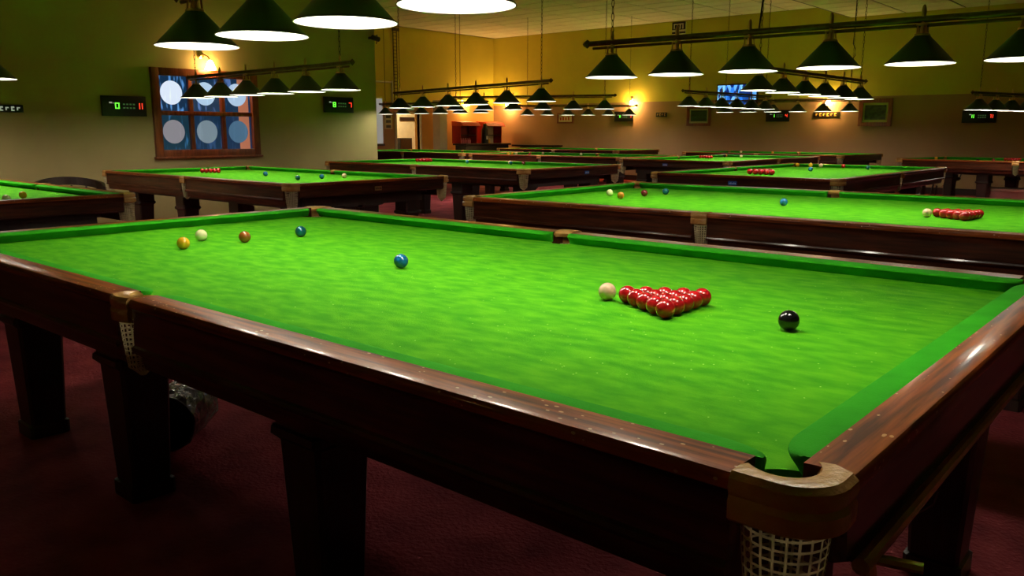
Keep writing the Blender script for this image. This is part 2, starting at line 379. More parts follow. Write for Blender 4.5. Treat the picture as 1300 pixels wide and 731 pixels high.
TM = dict(cloth=cloth_mesh(), cl=cushion_mesh('long'), ce=cushion_mesh('end'), rl=rail_mesh('long'), re=rail_mesh('end'),
          lc=leather_mesh('corner'), lm=leather_mesh('mid'), net=net_mesh(), netm=net_mesh(0.05, 0.17), leg=leg_mesh(), frame=frame_mesh())
bm = bmesh.new(); box(bm, -0.045, 0.045, -0.004, 0, -0.02, 0.02, 0, 0.003)
for k, x in enumerate((-0.034, -0.018, -0.002, 0.016, 0.03)): box(bm, x, x+0.007, -0.0055, -0.004, -0.009, 0.004+0.004*(k % 2), 1)
PLM = (new_mesh('maker_plate', bm.copy(), [M['brass'], M['black']]), new_mesh('maker_plate', bm, [emis('glowing_blue_enamel', (0.01, 0.09, 0.30), 0.15), M['white']]))  # blue badge face brightened by a faint glow of its own, no lamp
def make_table(label, x, y, rz=0.0, sx=1.0, sy=1.0, legx=(-1.6, -0.55, 0.55, 1.6), plate=None):
    t = thing('snooker_table', label, 'snooker table', (x, y, 0), rz, 'full size snooker tables', (sx, sy, 1))
    Z = (0, 0, FL)
    link('cloth_bed', TM['cloth'], t, Z); link('under_frame', TM['frame'], t, Z)
    for fx in (1, -1):
        for fy in (1, -1):
            # mirrored copies keep the same mesh: negative scale on one axis
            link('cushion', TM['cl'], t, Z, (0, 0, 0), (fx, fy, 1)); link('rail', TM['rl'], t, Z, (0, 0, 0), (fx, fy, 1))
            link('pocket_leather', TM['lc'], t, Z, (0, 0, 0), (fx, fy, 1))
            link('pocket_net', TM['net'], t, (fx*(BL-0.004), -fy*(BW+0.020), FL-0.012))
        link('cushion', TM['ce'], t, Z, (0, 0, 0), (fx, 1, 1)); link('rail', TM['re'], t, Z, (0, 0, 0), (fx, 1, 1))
        link('pocket_leather', TM['lm'], t, Z, (0, 0, 0), (1, fx, 1))
        link('pocket_net', TM['netm'], t, (0, -fx*(BW+0.034), FL-0.012))
    for lx in legx:
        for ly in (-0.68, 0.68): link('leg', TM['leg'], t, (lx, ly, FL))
    if plate:
        kind, pz = plate
        px, py, pr = pz
        link('maker_plate', PLM[kind], t, (px, py, FL-0.035), (0, 0, pr))
    return t
TABLES = {}
def T(key, *a, **k):
    TABLES[key] = (a[1], a[2], k.get('rz', 0.0), k.get('sx', 1.0), k.get('sy', 1.0)); return make_table(*a, **k)
T('main', 'nearest snooker table, filling the foreground, with a full rack of reds and worn mahogany rails', 0, 0, legx=(-1.69, -0.72, 0.42, 1.69))
T('T2', 'second snooker table, right behind the nearest one and running off the right edge', -0.02, 3.36, rz=0.03, sx=0.95, sy=1.15)
T('TL', 'snooker table cut off by the left edge, its corner pocket towards the nearest table', -5.38, -0.24, sx=0.85)
T('TBL', 'snooker table in front of the six-pane window on the left wall', -5.68, 3.095, sx=0.97, sy=0.94, plate=(0, (OL-0.002, 0, PI/2)))
T('TC', 'snooker table just right of the left wall corner, behind the one by the window', -6.22, 6.79, sx=1.045, sy=1.035, plate=(1, (OL-0.002, 0.2, PI/2)))
T('TD', 'crosswise snooker table with a blue badge on its end rail, behind the second table', -1.66, 8.10, rz=PI/2, sx=1.03, sy=1.045, plate=(1, (-OL+0.004, 0.05, -PI/2)))
T('TE', 'snooker table standing crosswise at the middle of the back of the hall', -4.71, 11.93, rz=PI/2, plate=(1, (-OL+0.004, 0.1, -PI/2)))
T('TF', 'far snooker table in front of the bar counter, beyond the table by the wall corner', -7.95, 11.62)
T('TFL', 'far snooker table half hidden by the left wall corner, before the lit doorway', -12.05, 11.75)
T('TFF', 'furthest snooker table, along the brown wall left of the middle', -11.3, 16.35, sx=1.05)
T('TG', 'snooker table furthest back under the wall sconce right of the hall middle', -5.5, 16.15, rz=-0.08)
T('TH', 'dark snooker table at the far right with boxes stored beneath it', -0.24, 14.32, rz=-0.13)

# ---------------------------------------------------------------- balls
BR = 0.02625
bm = bmesh.new(); bmesh.ops.create_uvsphere(bm, u_segments=28, v_segments=16, radius=BR); BALL0 = bm
BME = {}
for k, m in BM.items():
    BME[k] = new_mesh('ball', BALL0.copy(), m, True)
def ball(col, x, y, label, group=None, scale=1.0):
    o = link('ball', BME[col], None, (x, y, FL+BR*scale+0.0003), (random.uniform(0, 3), random.uniform(0, 3), 0), (scale,)*3 if scale != 1 else None)
    return tag(o, label, 'ball', group)
def inside(key, x, y, mx, my):
    """nearest point to (x, y) that lies on the cloth of that table"""
    tx, ty, rz, sx, sy = TABLES[key]; dx, dy = x-tx, y-ty
    lx = (math.cos(rz)*dx+math.sin(rz)*dy); ly = (-math.sin(rz)*dx+math.cos(rz)*dy)
    lx = max(-mx*sx, min(mx*sx, lx)); ly = max(-my*sy, min(my*sy, ly))
    return (tx+math.cos(rz)*lx-math.sin(rz)*ly, ty+math.sin(rz)*lx+math.cos(rz)*ly)
def pack(key, x, y, rz, where, scale=1.0):
    P = 2*BR*scale*1.004
    cx, cy = inside(key, x+2.3*P*math.cos(rz), y+2.3*P*math.sin(rz), 1.58, 0.70)
    x, y = cx-2.3*P*math.cos(rz), cy-2.3*P*math.sin(rz)
    rows = ['tip', 'second row', 'third row', 'fourth row', 'back row']
    pos = {2: ['nearer', 'farther'], 3: ['nearest', 'middle', 'farthest'], 4: ['nearest', 'second nearest', 'second farthest', 'farthest'], 5: ['nearest', 'second nearest', 'middle', 'second farthest', 'farthest']}
    for r in range(5):
        pts = []
        for k in range(r+1):
            lx, ly = r*P*0.8660254*1.002, (k-r/2)*P
            pts.append((x+math.cos(rz)*lx-math.sin(rz)*ly, y+math.sin(rz)*lx+math.cos(rz)*ly))
        pts.sort(key=lambda q: (q[0]-2.23)**2+(q[1]+1.99)**2)
        for k, (X, Y) in enumerate(pts):
            if r == 0: lab = 'red ball at the tip of the rack on '+where
            else: lab = 'red ball, %s in %s of the rack on %s' % (pos[r+1][k], rows[r], where)
            ball('red', X, Y, lab, 'red balls racked on '+where, scale)
MT = 'the nearest table'
pack('main', 0.957, 0.006, 0.02, MT)
ball('pink', 0.888, 0.004, 'pale pink ball left of the tip of the red triangle on the nearest table', 'colour balls on the nearest table')
ball('black', 1.445, -0.012, 'glossy black ball on its spot, on the nearest table')
ball('blue', -0.004, -0.010, 'blue ball alone at the centre of the nearest table')
ball('brown', -1.05, -0.003, 'brown ball between the yellow and green balls on the nearest table')
ball('yellow', -1.055, -0.288, 'yellow ball in front of the cream cue ball on the nearest table')
ball('green', -1.04, 0.285, 'dark teal green ball near the far corner pocket of the nearest table')
ball('white', -1.25, -0.10, 'pale cream cue ball just behind the yellow ball on the nearest table')
def ray(px, py, z):                      # where a photographed ball touches its cloth, in metres
    d = Fv + R2*((px-650)/1046.6) - U2*((py-365.5)/1046.6)
    t = (z-0.4875)/d.z
    return (2.2347+d.x*t, -1.9862+d.y*t)
spots = [
 ('blue', 995, 256.5, 'blue ball near the middle of the second table, behind the nearest one'),
 ('green', 845, 243, 'teal green ball rightmost of the baulk balls on the second table'),
 ('maroon', 818, 245, 'dark maroon brown ball between orange and teal balls on the second table'),
 ('orange', 788, 248, 'orange yellow ball in front of the white ball on the second table'),
 ('white', 774, 244.5, 'cream white cue ball leftmost on the second table'),
 ('pink', 1177, 270, 'pinkish red ball just left of the reds of the second table'),
 ('white', 8, 252, 'pale cream ball at the left edge on the left table'),
 ('yellow', 29, 247.5, 'yellow ball right of the pale ball on the left table'),
 ('blue', 337, 220.5, 'blue ball leftmost of the loose balls on the table by the window'),
 ('green', 378, 225.5, 'teal green ball nearest its corner pocket on the table by the window'),
 ('blue', 408.5, 224, 'dark blue ball between green and pale orange balls on the table by the window'),
 ('pink', 437, 223, 'pale orange ball rightmost on the table by the window'),
 ('blue', 593, 205.5, 'blue ball in the middle of the table right of the wall corner'),
 ('green', 648.5, 207, 'dark green ball nearest the rail on the table right of the wall corner'),
 ('maroon', 666.5, 207, 'dark brown ball right of the green one on the table right of the wall corner'),
 ('white', 685, 205, 'cream ball with a dark rail behind, rightmost on the table right of the wall corner'),
 ('orange', 1015.5, 208, 'orange ball leftmost of the row on the crosswise table with the blue badge'),
 ('blue', 1029, 215, 'blue ball in front of the row on the crosswise table with the blue badge'),
 ('yellow', 1041.5, 209, 'yellow ball in the row on the crosswise table with the blue badge'),
 ('pink', 1059, 209, 'pale cream ball in the row on the crosswise table with the blue badge'),
 ('red', 1072, 211, 'single red ball in the row on the crosswise table with the blue badge'),
 ('green', 1102, 213, 'teal ball rightmost on the crosswise table with the blue badge'),
 ('black', 920, 198, 'black ball on the crosswise table in the middle of the back of the hall'),
 ('orange', 953, 196, 'orange ball on the crosswise table in the middle of the back of the hall'),
 ('pink', 941, 198.5, 'pale pink ball on the crosswise table in the middle of the back of the hall'),
 ('yellow', 611, 194.2, 'yellow ball leftmost on the far table before the bar counter'),
 ('yellow', 621, 194.2, 'yellow ball second from left on the far table before the bar counter'),
 ('white', 632, 194.2, 'cream ball third from left on the far table before the bar counter'),
 ('red', 672, 196.5, 'red ball close to the rail on the far table before the bar counter'),
 ('pink', 690, 194.6, 'pale pink ball on the far table before the bar counter'),
 ('white', 749, 195.4, 'cream ball rightmost on the far table before the bar counter'),
 ('white', 1018, 190.5, 'cream ball on the furthest table under the wall sconce'),
 ('orange', 1046, 191.5, 'orange ball on the furthest table under the wall sconce'),
 ('black', 1241, 204, 'black ball nearest the rail on the dark far right table'),
 ('maroon', 1261, 203.5, 'dark maroon ball on the dark far right table'),
 ('yellow', 1187, 201, 'yellow ball leftmost on the dark far right table'),
]
WHERE = [('second table', 'T2'), ('left table', 'TL'), ('by the window', 'TBL'), ('wall corner', 'TC'), ('blue badge', 'TD'), ('middle of the back', 'TE'),
         ('bar counter', 'TF'), ('furthest table', 'TG'), ('far right', 'TH')]
for c, px, py, lab in spots:
    x, y = ray(px, py, BR)
    # keep the ball on the cloth of the table it belongs to
    key = next(k for w, k in WHERE if w in lab)
    x, y = inside(key, x, y, 1.74, 0.845)
    ball(c, x, y, lab, None, 1.0 if y < 6 else 1.12)
x, y = ray(1190, 270, BR); pack('T2', x, y, -0.12, 'the second table', scale=1.03)
pack('TBL', -6.88, 3.22, PI, 'the window table')
x, y = ray(524, 202.5, BR); pack('TC', x+0.1, y-0.1, PI, 'the corner table', scale=1.1)
x, y = ray(972, 218.5, BR); pack('TD', x, y+0.1, -PI/2, 'the blue-badge table', scale=1.3)
x, y = ray(880, 198.5, BR); pack('TE', x, y, -PI/2, 'the middle back table', scale=1.1)
x, y = ray(1283, 202, BR); pack('TH', x, y, 0, 'the far right table', scale=1.1)

# ================================================================ table lights
bm = bmesh.new()
RIM = 0.188
lathe(bm, [(0.040, 0.158), (0.046, 0.150), (RIM-0.012, 0.012), (RIM, 0.004), (RIM+0.002, 0.0), (RIM-0.002, 0.0)], 40, mi=0)
lathe(bm, [(RIM-0.002, 0.0), (RIM-0.014, 0.010), (0.044, 0.146), (0.0002, 0.150)], 40, mi=1)
SHADE = new_mesh('lamp_shade', bm, [M['shade'], M['inner']], True)
bm = bmesh.new()
lathe(bm, [(0.0002, 0.168), (0.036, 0.168), (0.043, 0.162), (0.043, 0.154), (0.0002, 0.154)], 20)
for k in range(4):
    a = PI/4+k*PI/2; tube(bm, [(0.034*math.cos(a), 0.034*math.sin(a), 0.165), (0.030*math.cos(a), 0.030*math.sin(a), 0.215)], 0.005, 6)
lathe(bm, [(0.0002, 0.222), (0.034, 0.222), (0.036, 0.212), (0.0002, 0.210)], 20)
lathe(bm, [(0.013, 0.165), (0.013, 0.30), (0.010, 0.315), (0.006, 0.325), (0.0002, 0.328)], 10)
GALLERY = new_mesh('lamp_gallery', bm, M['brass'], True)
bm = bmesh.new(); lathe(bm, [(0.0002, 0.148), (0.014, 0.148), (0.014, 0.112), (0.009, 0.104), (0.0002, 0.104)], 12)
HOLDER = new_mesh('bulb_holder', bm, M['white'], True)
bm = bmesh.new(); lathe(bm, [(0.0002, 0.0), (0.014, 0.0), (0.030, 0.022), (0.032, 0.028), (0.012, 0.06), (0.0002, 0.065)], 4); FIN = new_mesh('bar_finial', bm, M['darkbrass'])
def chain_mesh(L):
    bm = bmesh.new(); n = int(L/0.046)
    for i in range(n):
        z = i*L/n; secs = []
        for k in range(8):
            a = 2*PI*k/8; u, w = 0.011*math.cos(a), 0.028*math.sin(a)
            nu, nw = math.cos(a), math.sin(a)
            ring = []
            for q in range(3):
                b = 2*PI*q/3; rr = 0.0032
                du, dv, dw = rr*math.cos(b)*nu, rr*math.sin(b), rr*math.cos(b)*nw
                p = (u+du, dv, z+0.023+w+dw) if i % 2 else (dv, u+du, z+0.023+w+dw)
                ring.append(p)
            secs.append(ring)
        loft(bm, secs, ring=True)
    return new_mesh('chain', bm, M['chain'])
CHAINS = {}
pl = bpy.data.lights.new('bulb_light', 'POINT'); pl.energy = LAMP_W; pl.color = LAMP_C; pl.shadow_soft_size = 0.045
def light_bar(label, p0, p1, z, n=6, ext=0.17, ceil=ZC, chains=(0, 5), flex=None):
    p0, p1 = Vector(p0), Vector(p1); d = p1-p0; L = d.length; ang = math.atan2(d.y, d.x)
    t = thing('table_light', label, 'light', (p0.x, p0.y, z), ang, 'six-shade lights over the snooker tables')
    bm = bmesh.new(); tube(bm, [(-ext, 0, 0.246), (L+ext, 0, 0.246)], 0.019, 12); tube(bm, [(-ext+0.03, 0.0, 0.212), (L+ext-0.03, 0.0, 0.212)], 0.010, 8)
    link('light_rail', new_mesh('light_rail', bm, M['darkbrass'], True), t)
    link('bar_finial', FIN, t, (-ext+0.005, 0, 0.246), (0, -PI/2, 0)); link('bar_finial', FIN, t, (L+ext-0.005, 0, 0.246), (0, PI/2, 0))
    H = ceil-z-0.26; key = round(H, 2)
    if key not in CHAINS: CHAINS[key] = chain_mesh(H)
    for i in range(n):
        x = L*i/(n-1)
        s = link('lamp_shade', SHADE, t, (x, 0, 0)); link('lamp_gallery', GALLERY, s); link('bulb_holder', HOLDER, s)
        lo = bpy.data.objects.new('bulb_light', pl); C.objects.link(lo); lo.parent = s; lo.location = (0, 0, 0.062)
        if i in chains: link('chain', CHAINS[key], t, (x, 0, 0.26))
    if flex is not None:
        x = L*flex; bm = bmesh.new()
        tube(bm, [(x, 0.02, 0.25), (x+0.02, 0.03, 0.5), (x+0.11, 0.03, 0.56), (x+0.10, 0.03, 0.64), (x+0.01, 0.03, 0.70), (x, 0.02, 0.9), (x, 0.02, ceil-z)], 0.006, 6)
        link('power_flex', new_mesh('power_flex', bm, M['black'], True), t)
    return t
ZR = 0.877+FL
light_bar('brass six-shade light hanging over the nearest table, at the top of the picture', (-1.49, 0.075), (1.55, -0.14), ZR)
light_bar('long six-shade light over the second table, its rail running off the right edge', (-1.245, 3.14), (1.32, 3.27), ZR, ext=0.19, flex=0.42)
light_bar('six-shade light at the left edge over the left table', (-8.0, 0.32), (-5.06, 0.32), 0.88+FL)
light_bar('six-shade light in front of the six-pane window', (-7.17, 3.17), (-4.27, 3.05), ZR)
light_bar('six-shade light over the table right of the left wall corner', (-8.05, 7.15), (-4.40, 6.25), 0.865+FL)
light_bar('six-shade light running away from the viewer over the crosswise table with the blue badge', (-1.70, 6.60), (-1.66, 9.66), 0.93+FL, flex=0.9)
light_bar('six-shade light over the crosswise table, in front of the blue television screen', (-4.80, 10.7), (-4.62, 13.3), 0.925+FL)
light_bar('six-shade light over the far table before the bar counter, behind another row of shades', (-9.45, 9.85), (-6.65, 10.9), 0.91+FL)
light_bar('six-shade light over the furthest table left of the wall sconce', (-12.0, 15.1), (-9.8, 16.6), 0.93+FL)
light_bar('six-shade light over the furthest table, beneath the right wall sconce', (-6.45, 15.3), (-3.95, 15.95), 0.93+FL)
light_bar('six-shade light over the dark far right table', (-0.66, 11.75), (0.0, 13.9), 0.82+FL, ceil=3.12+FL)
light_bar('six-shade light over the far table behind the left wall corner', (-13.6, 11.6), (-10.6, 11.8), 0.91+FL, chains=(0, 4))

# ================================================================ things on the walls
def wall_thing(name, label, cat, wall, u, z, group=None):
    """left wall: u = y, faces +x; back wall: u = x, faces -y. Parts are built facing -y."""
    if wall == 'L': return thing(name, label, cat, (XL, u, z+FL), PI/2, group)
    if wall == 'F': return thing(name, label, cat, (XF, u, z+FL), PI/2, group)
    return thing(name, label, cat, (u, YB, z+FL), 0, group)
SEG = {'0': 'abcdef', '1': 'bc', '2': 'abged', '3': 'abgcd', '4': 'fgbc', '5': 'afgcd', '6': 'afgcde', '7': 'abc', '8': 'abcdefg', '9': 'abcdfg'}
def digit(bm, ch, x, z, w, h, y=-0.043, th=None):
    t = th or w*0.24
    S = dict(a=(x, x+w, z+h-t, z+h), g=(x, x+w, z+h/2-t/2, z+h/2+t/2), d=(x, x+w, z, z+t), f=(x, x+t, z+h/2, z+h), b=(x+w-t, x+w, z+h/2, z+h), e=(x, x+t, z, z+h/2), c=(x+w-t, x+w, z, z+h/2))
    for s in SEG[ch]:
        a = S[s]; box(bm, a[0], a[1], y, y+0.004, a[2], a[3])
def scoreboard(label, wall, u, z, left='0', right='11', w=0.56, h=0.25):
    t = wall_thing('scoreboard', label, 'scoreboard', wall, u, z, 'electronic scoreboards on the walls')
    bxm('case', M['black'], -w/2, w/2, -0.04, -0.002, -h/2, h/2, t, 0.006)
    for s, x0, m in ((left, -w*0.19, 'led_g'), (right, w*0.36, 'led_r')):
        bm = bmesh.new()
        for i, ch in enumerate(s): digit(bm, ch, x0+i*0.034-0.028*len(s)/2, -0.035, 0.024 if len(s) > 1 else 0.055, 0.075, th=0.012)
        link('display_digit', new_mesh('display_digit', bm, M[m]), t)
    bm = bmesh.new()
    for i in range(4):
        for j in range(2): box(bm, -0.02+i*0.042, 0.004+i*0.042, -0.0432, -0.04, -0.032+j*0.045, -0.014+j*0.045)
    link('indicator_marks', new_mesh('indicator_marks', bm, M['led_d']), t)
    bm = bmesh.new(); box(bm, -0.19, -0.155, -0.0432, -0.04, 0.03, 0.048); box(bm, -0.145, -0.13, -0.0432, -0.04, 0.03, 0.038)
    link('indicator_marks', new_mesh('indicator_marks', bm, M['led_w']), t)
scoreboard('black scoreboard with a green nought, left of the six-pane window', 'L', 2.89, 0.80, '0', '11', 0.56, 0.25)
scoreboard('black scoreboard with green and red digits, right of the six-pane window', 'L', 6.25, 0.90, '8', '7', 0.56, 0.24)
scoreboard('black scoreboard on the back wall beneath the left wall sconce', 'B', -11.0, 0.93, '11', '1', 0.62, 0.28)
scoreboard('black scoreboard on the back wall below the blue television screen', 'B', -6.46, 0.90, '1', '4', 0.60, 0.28)
scoreboard('black scoreboard on the back wall at the far right, right of the framed photograph', 'B', -1.98, 0.84, '11', '71', 0.66, 0.27)
def plaque(label, wall, u, z, w, h, base, ink, n=5, cat='sign'):
    t = wall_thing('name_plaque', label, cat, wall, u, z)
    bxm('board', base, -w/2, w/2, -0.018, -0.002, -h/2, h/2, t, 0.003)
    for i in range(n):
        bm = bmesh.new()
        x = -w*0.40+w*0.8*i/(n-0.4); hh = h*(0.42+0.18*((i*3) % 2)); cw = w*0.8/n*0.62
        box(bm, x, x+cw*0.4, -0.021, -0.018, -hh/2, hh/2); box(bm, x+cw*0.4, x+cw, -0.021, -0.018, hh*0.15, hh/2)
        if i % 2: box(bm, x+cw*0.4, x+cw, -0.021, -0.018, -hh/2, -hh*0.25)
        link('letter', new_mesh('letter', bm, ink), t)
    return t
M['gold'] = mat('gold_leaf', (0.75, 0.52, 0.10), 0.4, metal=0.3, var=0.1)
plaque('narrow black sign with pale letters at the left edge of the left wall', 'L', 1.55, 0.74, 0.34, 0.085, M['black'], M['led_w'], 5)
plaque('small dark sign between the wall sconce and the green framed picture', 'B', -9.78, 0.965, 0.34, 0.12, M['black'], M['wall_lo'], 4)
plaque('small gold lettered sign under the right wall sconce', 'B', -5.26, 0.915, 0.62, 0.13, M['darkwood'], M['gold'], 6)
def picture(label, wall, u, z, w, h, fw, mount, art, frame=None, dots=None):
    t = wall_thing('framed_picture', label, 'picture', wall, u, z)
    f = frame or M['frame']
    bm = bmesh.new()
    box(bm, -w/2, w/2, -0.035, 0, h/2-fw, h/2); box(bm, -w/2, w/2, -0.035, 0, -h/2, -h/2+fw)
    box(bm, -w/2, -w/2+fw, -0.035, 0, -h/2+fw, h/2-fw); box(bm, w/2-fw, w/2, -0.035, 0, -h/2+fw, h/2-fw)
    link('picture_frame', new_mesh('picture_frame', bm, f), t)
    bxm('mount', mount, -w/2+fw, w/2-fw, -0.012, -0.001, -h/2+fw, h/2-fw, t)
    k = 0.6
    bxm('print', art, -(w/2-fw)*0.84, (w/2-fw)*0.84, -0.016, -0.012, -(h/2-fw)*0.74, (h/2-fw)*0.76, t)
    if dots: dots(t)
    return t
art_dark = mat('dark_photo_print', (0.006, 0.012, 0.006), 0.3, col2=(0.05, 0.10, 0.03), scale=9, stretch=(1, 1, 1.6), detail=6)
art_green = mat('green_photo_print', (0.02, 0.10, 0.03), 0.4, col2=(0.01, 0.02, 0.01), scale=4, stretch=(0.5, 1, 3))
mount_g = mat('green_mount', (0.36, 0.42, 0.10), 0.7, var=0.05)
picture('dark framed photograph with a green mount, right of the right wall sconce', 'B', -4.13, 0.95, 0.74, 0.62, 0.09, mount_g, art_dark)
picture('framed green picture with a pale mount, left of the blue television screen', 'B', -8.64, 0.92, 0.70, 0.52, 0.07, mat('cream_mount', (0.5, 0.48, 0.3), 0.7, var=0.05), art_green)
M['cream'] = mat('cream_paper', (0.75, 0.70, 0.55), 0.7, var=0.1)
def redfigs(t):
    bm = bmesh.new()
    for i in range(4): box(bm, -0.2+i*0.1, -0.15+i*0.1, -0.019, -0.016, -0.06, 0.02+0.02*(i % 2))
    link('red_figures', new_mesh('red_figures', bm, M['red']), t)
picture('small framed print with red figures on the back wall, left of the left sconce scoreboard', 'B', -13.08, 0.90, 0.60, 0.30, 0.045, M['cream'], M['cream'], None, redfigs)
# exit-style sign high on the back wall
t = wall_thing('high_sign', 'pale sign with black top panel high on the back wall under the ceiling', 'sign', 'B', -9.33, 3.17)
bxm('board', M['cream'], -0.20, 0.20, -0.03, 0, -0.30, 0.20, t); bxm('top_panel', M['black'], -0.20, 0.20, -0.036, -0.03, 0.0, 0.20, t)
bm = bmesh.new(); box(bm, -0.15, 0.14, -0.040, -0.036, 0.13, 0.155)
for x in (-0.15, -0.06, 0.03, 0.11): box(bm, x, x+0.03, -0.040, -0.036, 0.02, 0.13)
link('lettering', new_mesh('lettering', bm, M['white']), t)
bm = bmesh.new(); box(bm, -0.2, 0.2, -0.034, -0.03, -0.10, -0.05); box(bm, -0.18, -0.13, -0.034, -0.03, -0.3, -0.2); box(bm, -0.10, -0.05, -0.034, -0.03, -0.3, -0.19)
link('dark_bars', new_mesh('dark_bars', bm, M['darkwood']), t)
# television
t = wall_thing('television', 'wall television showing a bright blue picture', 'television', 'B', -7.55, 1.40)
bxm('case', M['black'], -0.56, 0.56, -0.09, -0.04, -0.31, 0.31, t, 0.01); bxm('wall_mount', M['black'], -0.1, 0.1, -0.04, 0, -0.1, 0.1, t)
def tv_mat():
    m = bpy.data.materials.new('blue_screen_picture'); m.use_nodes = True; nt = m.node_tree; b = nt.nodes['Principled BSDF']
    tc = nt.nodes.new('ShaderNodeTexCoord'); mp = nt.nodes.new('ShaderNodeMapping'); mp.inputs['Scale'].default_value = (9, 1, 5)
    v = nt.nodes.new('ShaderNodeTexVoronoi'); v.inputs['Scale'].default_value = 1.3
    r = nt.nodes.new('ShaderNodeValToRGB'); e = r.color_ramp.elements
    e[0].color = (0.002, 0.02, 0.16, 1); e[0].position = 0.25; e[1].color = (0.03, 0.25, 0.95, 1); e[1].position = 0.5
    q = e.new(0.85); q.color = (0.25, 0.65, 1.0, 1)
    sp = nt.nodes.new('ShaderNodeSeparateColor')
    nt.links.new(tc.outputs['Object'], mp.inputs[0]); nt.links.new(mp.outputs[0], v.inputs['Vector']); nt.links.new(v.outputs['Color'], sp.inputs[0]); nt.links.new(sp.outputs[0], r.inputs[0])
    b.inputs['Base Color'].default_value = (0.01, 0.01, 0.02, 1); nt.links.new(r.outputs[0], b.inputs['Emission Color']); b.inputs['Emission Strength'].default_value = 1.2
    return m
bxm('screen', tv_mat(), -0.53, 0.53, -0.093, -0.09, -0.28, 0.28, t)
# wall sconces
def sconce(label, wall, u, z, power):
    t = wall_thing('wall_sconce', label, 'wall light', wall, u, z, 'warm wall sconces')
    bm = bmesh.new(); lathe(bm, [(0.0002, 0.0), (0.055, 0.0), (0.05, 0.015), (0.02, 0.03), (0.0002, 0.032)], 20)
    link('back_plate', new_mesh('back_plate', bm, M['brass'], True), t, (0, 0, 0.07), (PI/2, 0, 0))
    bm = bmesh.new(); tube(bm, [(0, 0, 0.07), (0.03, -0.05, 0.075), (0.06, -0.10, 0.05), (0.07, -0.13, 0.0)], 0.009, 8)
    link('arm', new_mesh('arm', bm, M['brass'], True), t)
    bm = bmesh.new(); lathe(bm, [(0.018, 0.0), (0.035, -0.02), (0.055, -0.07), (0.075, -0.12), (0.072, -0.122), (0.05, -0.07), (0.03, -0.025), (0.016, -0.004)], 20, closed=True)
    link('glass_shade', new_mesh('glass_shade', bm, emis('glowing_amber_glass', SCONCE_C, power*5.5), True), t, (0.07, -0.13, 0.0))
    return t
sconce('glowing amber wall sconce with brass plate above the six-pane window', 'L', 3.98, 1.43, 16)
sconce('glowing wall sconce on the back wall in the middle of the hall', 'B', -10.75, 1.36, 52)
sconce('glowing wall sconce on the back wall left of the framed photograph, behind the shades', 'B', -5.25, 1.26, 34)
sconce('wall sconce near the far left corner of the back wall, behind the shades', 'B', -15.35, 1.42, 52)
sconce('wall sconce above the bar counter on the orange far left wall, behind the shades', 'F', 16.75, 1.40, 38)
t = sconce('added fill lamp in sconce form on the wall behind the viewer, outside the picture', 'B', -2.0, 1.4, 8); t.location = (-3.0, -6.0, 2.3); t.rotation_euler = (0, 0, PI)  # unseen fill lamp, added to brighten the near side of the nearest table
# security camera on the corner of the left wall
t = wall_thing('security_camera', 'small black security camera at the top of the left wall corner', 'camera', 'L', 6.93, 1.965)
bxm('bracket', M['black'], -0.03, 0.03, -0.10, 0, -0.02, 0.02, t, 0.005)
bm = bmesh.new(); tube(bm, [(-0.05, -0.13, 0), (0.08, -0.13, -0.02)], 0.04, 16); link('housing', new_mesh('housing', bm, M['black'], True), t)
bm = bmesh.new(); tube(bm, [(0.02, -0.1, 0.03), (0.09, -0.08, 0.05), (0.12, -0.05, -0.01), (0.12, -0.02, -0.08)], 0.008, 6); link('cable', new_mesh('cable', bm, M['black'], True), t)

# ================================================================ recess: doorway, notices, column, counter
struct(bxm('wall_room_beyond', M['cream'], XF-2.2, XF-2.0, 12.6, 18.0, 0, 2.6))
struct(bxm('floor_beyond', M['floor'], XF-2.2, XF-0.2, 12.6, 18.0, -0.1, 0)); struct(bxm('wall_room_side', M['cream'], XF-2.2, XF-0.2, 17.8, 18.0, 0, 2.6))
struct(bxm('wall_room_near', M['cream'], XF-2.2, XF-0.2, 12.6, 12.8, 0, 2.6)); struct(bxm('ceiling_room', M['cream'], XF-2.2, XF-0.2, 12.6, 18.0, 2.6, 2.7))
door = tag(bpy.data.objects.new('door_1', None), kind='structure'); C.objects.link(door); door.location = (XF, DY0, 0)
for a in ((-0.07, 0.0), (0.9, 0.97)): bxm('door_frame', M['white'], -0.1, 0.03, a[0], a[1], 0, DZ+0.06, door)
bxm('door_frame', M['white'], -0.1, 0.03, 0, 0.9, DZ, DZ+0.06, door)
lamp = thing('ceiling_light', 'glowing round light in the room seen through the far doorway', 'light', (XF-1.0, 15.0, 2.55))
bm = bmesh.new(); lathe(bm, [(0.0002, 0.04), (0.15, 0.04), (0.16, 0.0), (0.10, -0.05), (0.0002, -0.06)], 20); link('glass_bowl', new_mesh('glass_bowl', bm, emis('white_glow', (1, 0.85, 0.6), 5), True), lamp)
l = bpy.data.lights.new('room_light', 'POINT'); l.energy = 120; l.color = (1, 0.78, 0.45); l.shadow_soft_size = 0.15
lo = bpy.data.objects.new('room_light', l); C.objects.link(lo); lo.parent = lamp; lo.location = (0, 0, -0.15)
cab = thing('side_cabinet', 'dark cabinet standing in the lit room behind the doorway', 'cabinet', (XF-1.3, 15.40, 0))
bxm('body', M['black'], -0.2, 0.2, -0.25, 0.25, 0.0, 1.15, cab, 0.01); bxm('door', M['darkwood'], 0.2, 0.215, -0.22, 0.22, 0.08, 1.1, cab)
bd = tag(bxm('coat_board', M['darkwood'], XF-2.0, XF-1.96, 15.95, 16.6, 1.68, 1.80), 'dark board on the wall of the room behind the doorway', 'board')
t = wall_thing('wall_notice', 'white notice with dark photographs left of the far doorway', 'notice', 'F', 13.75, 0.78)
bxm('sheet', M['cream'], -0.14, 0.14, -0.012, 0, -0.22, 0.22, t)
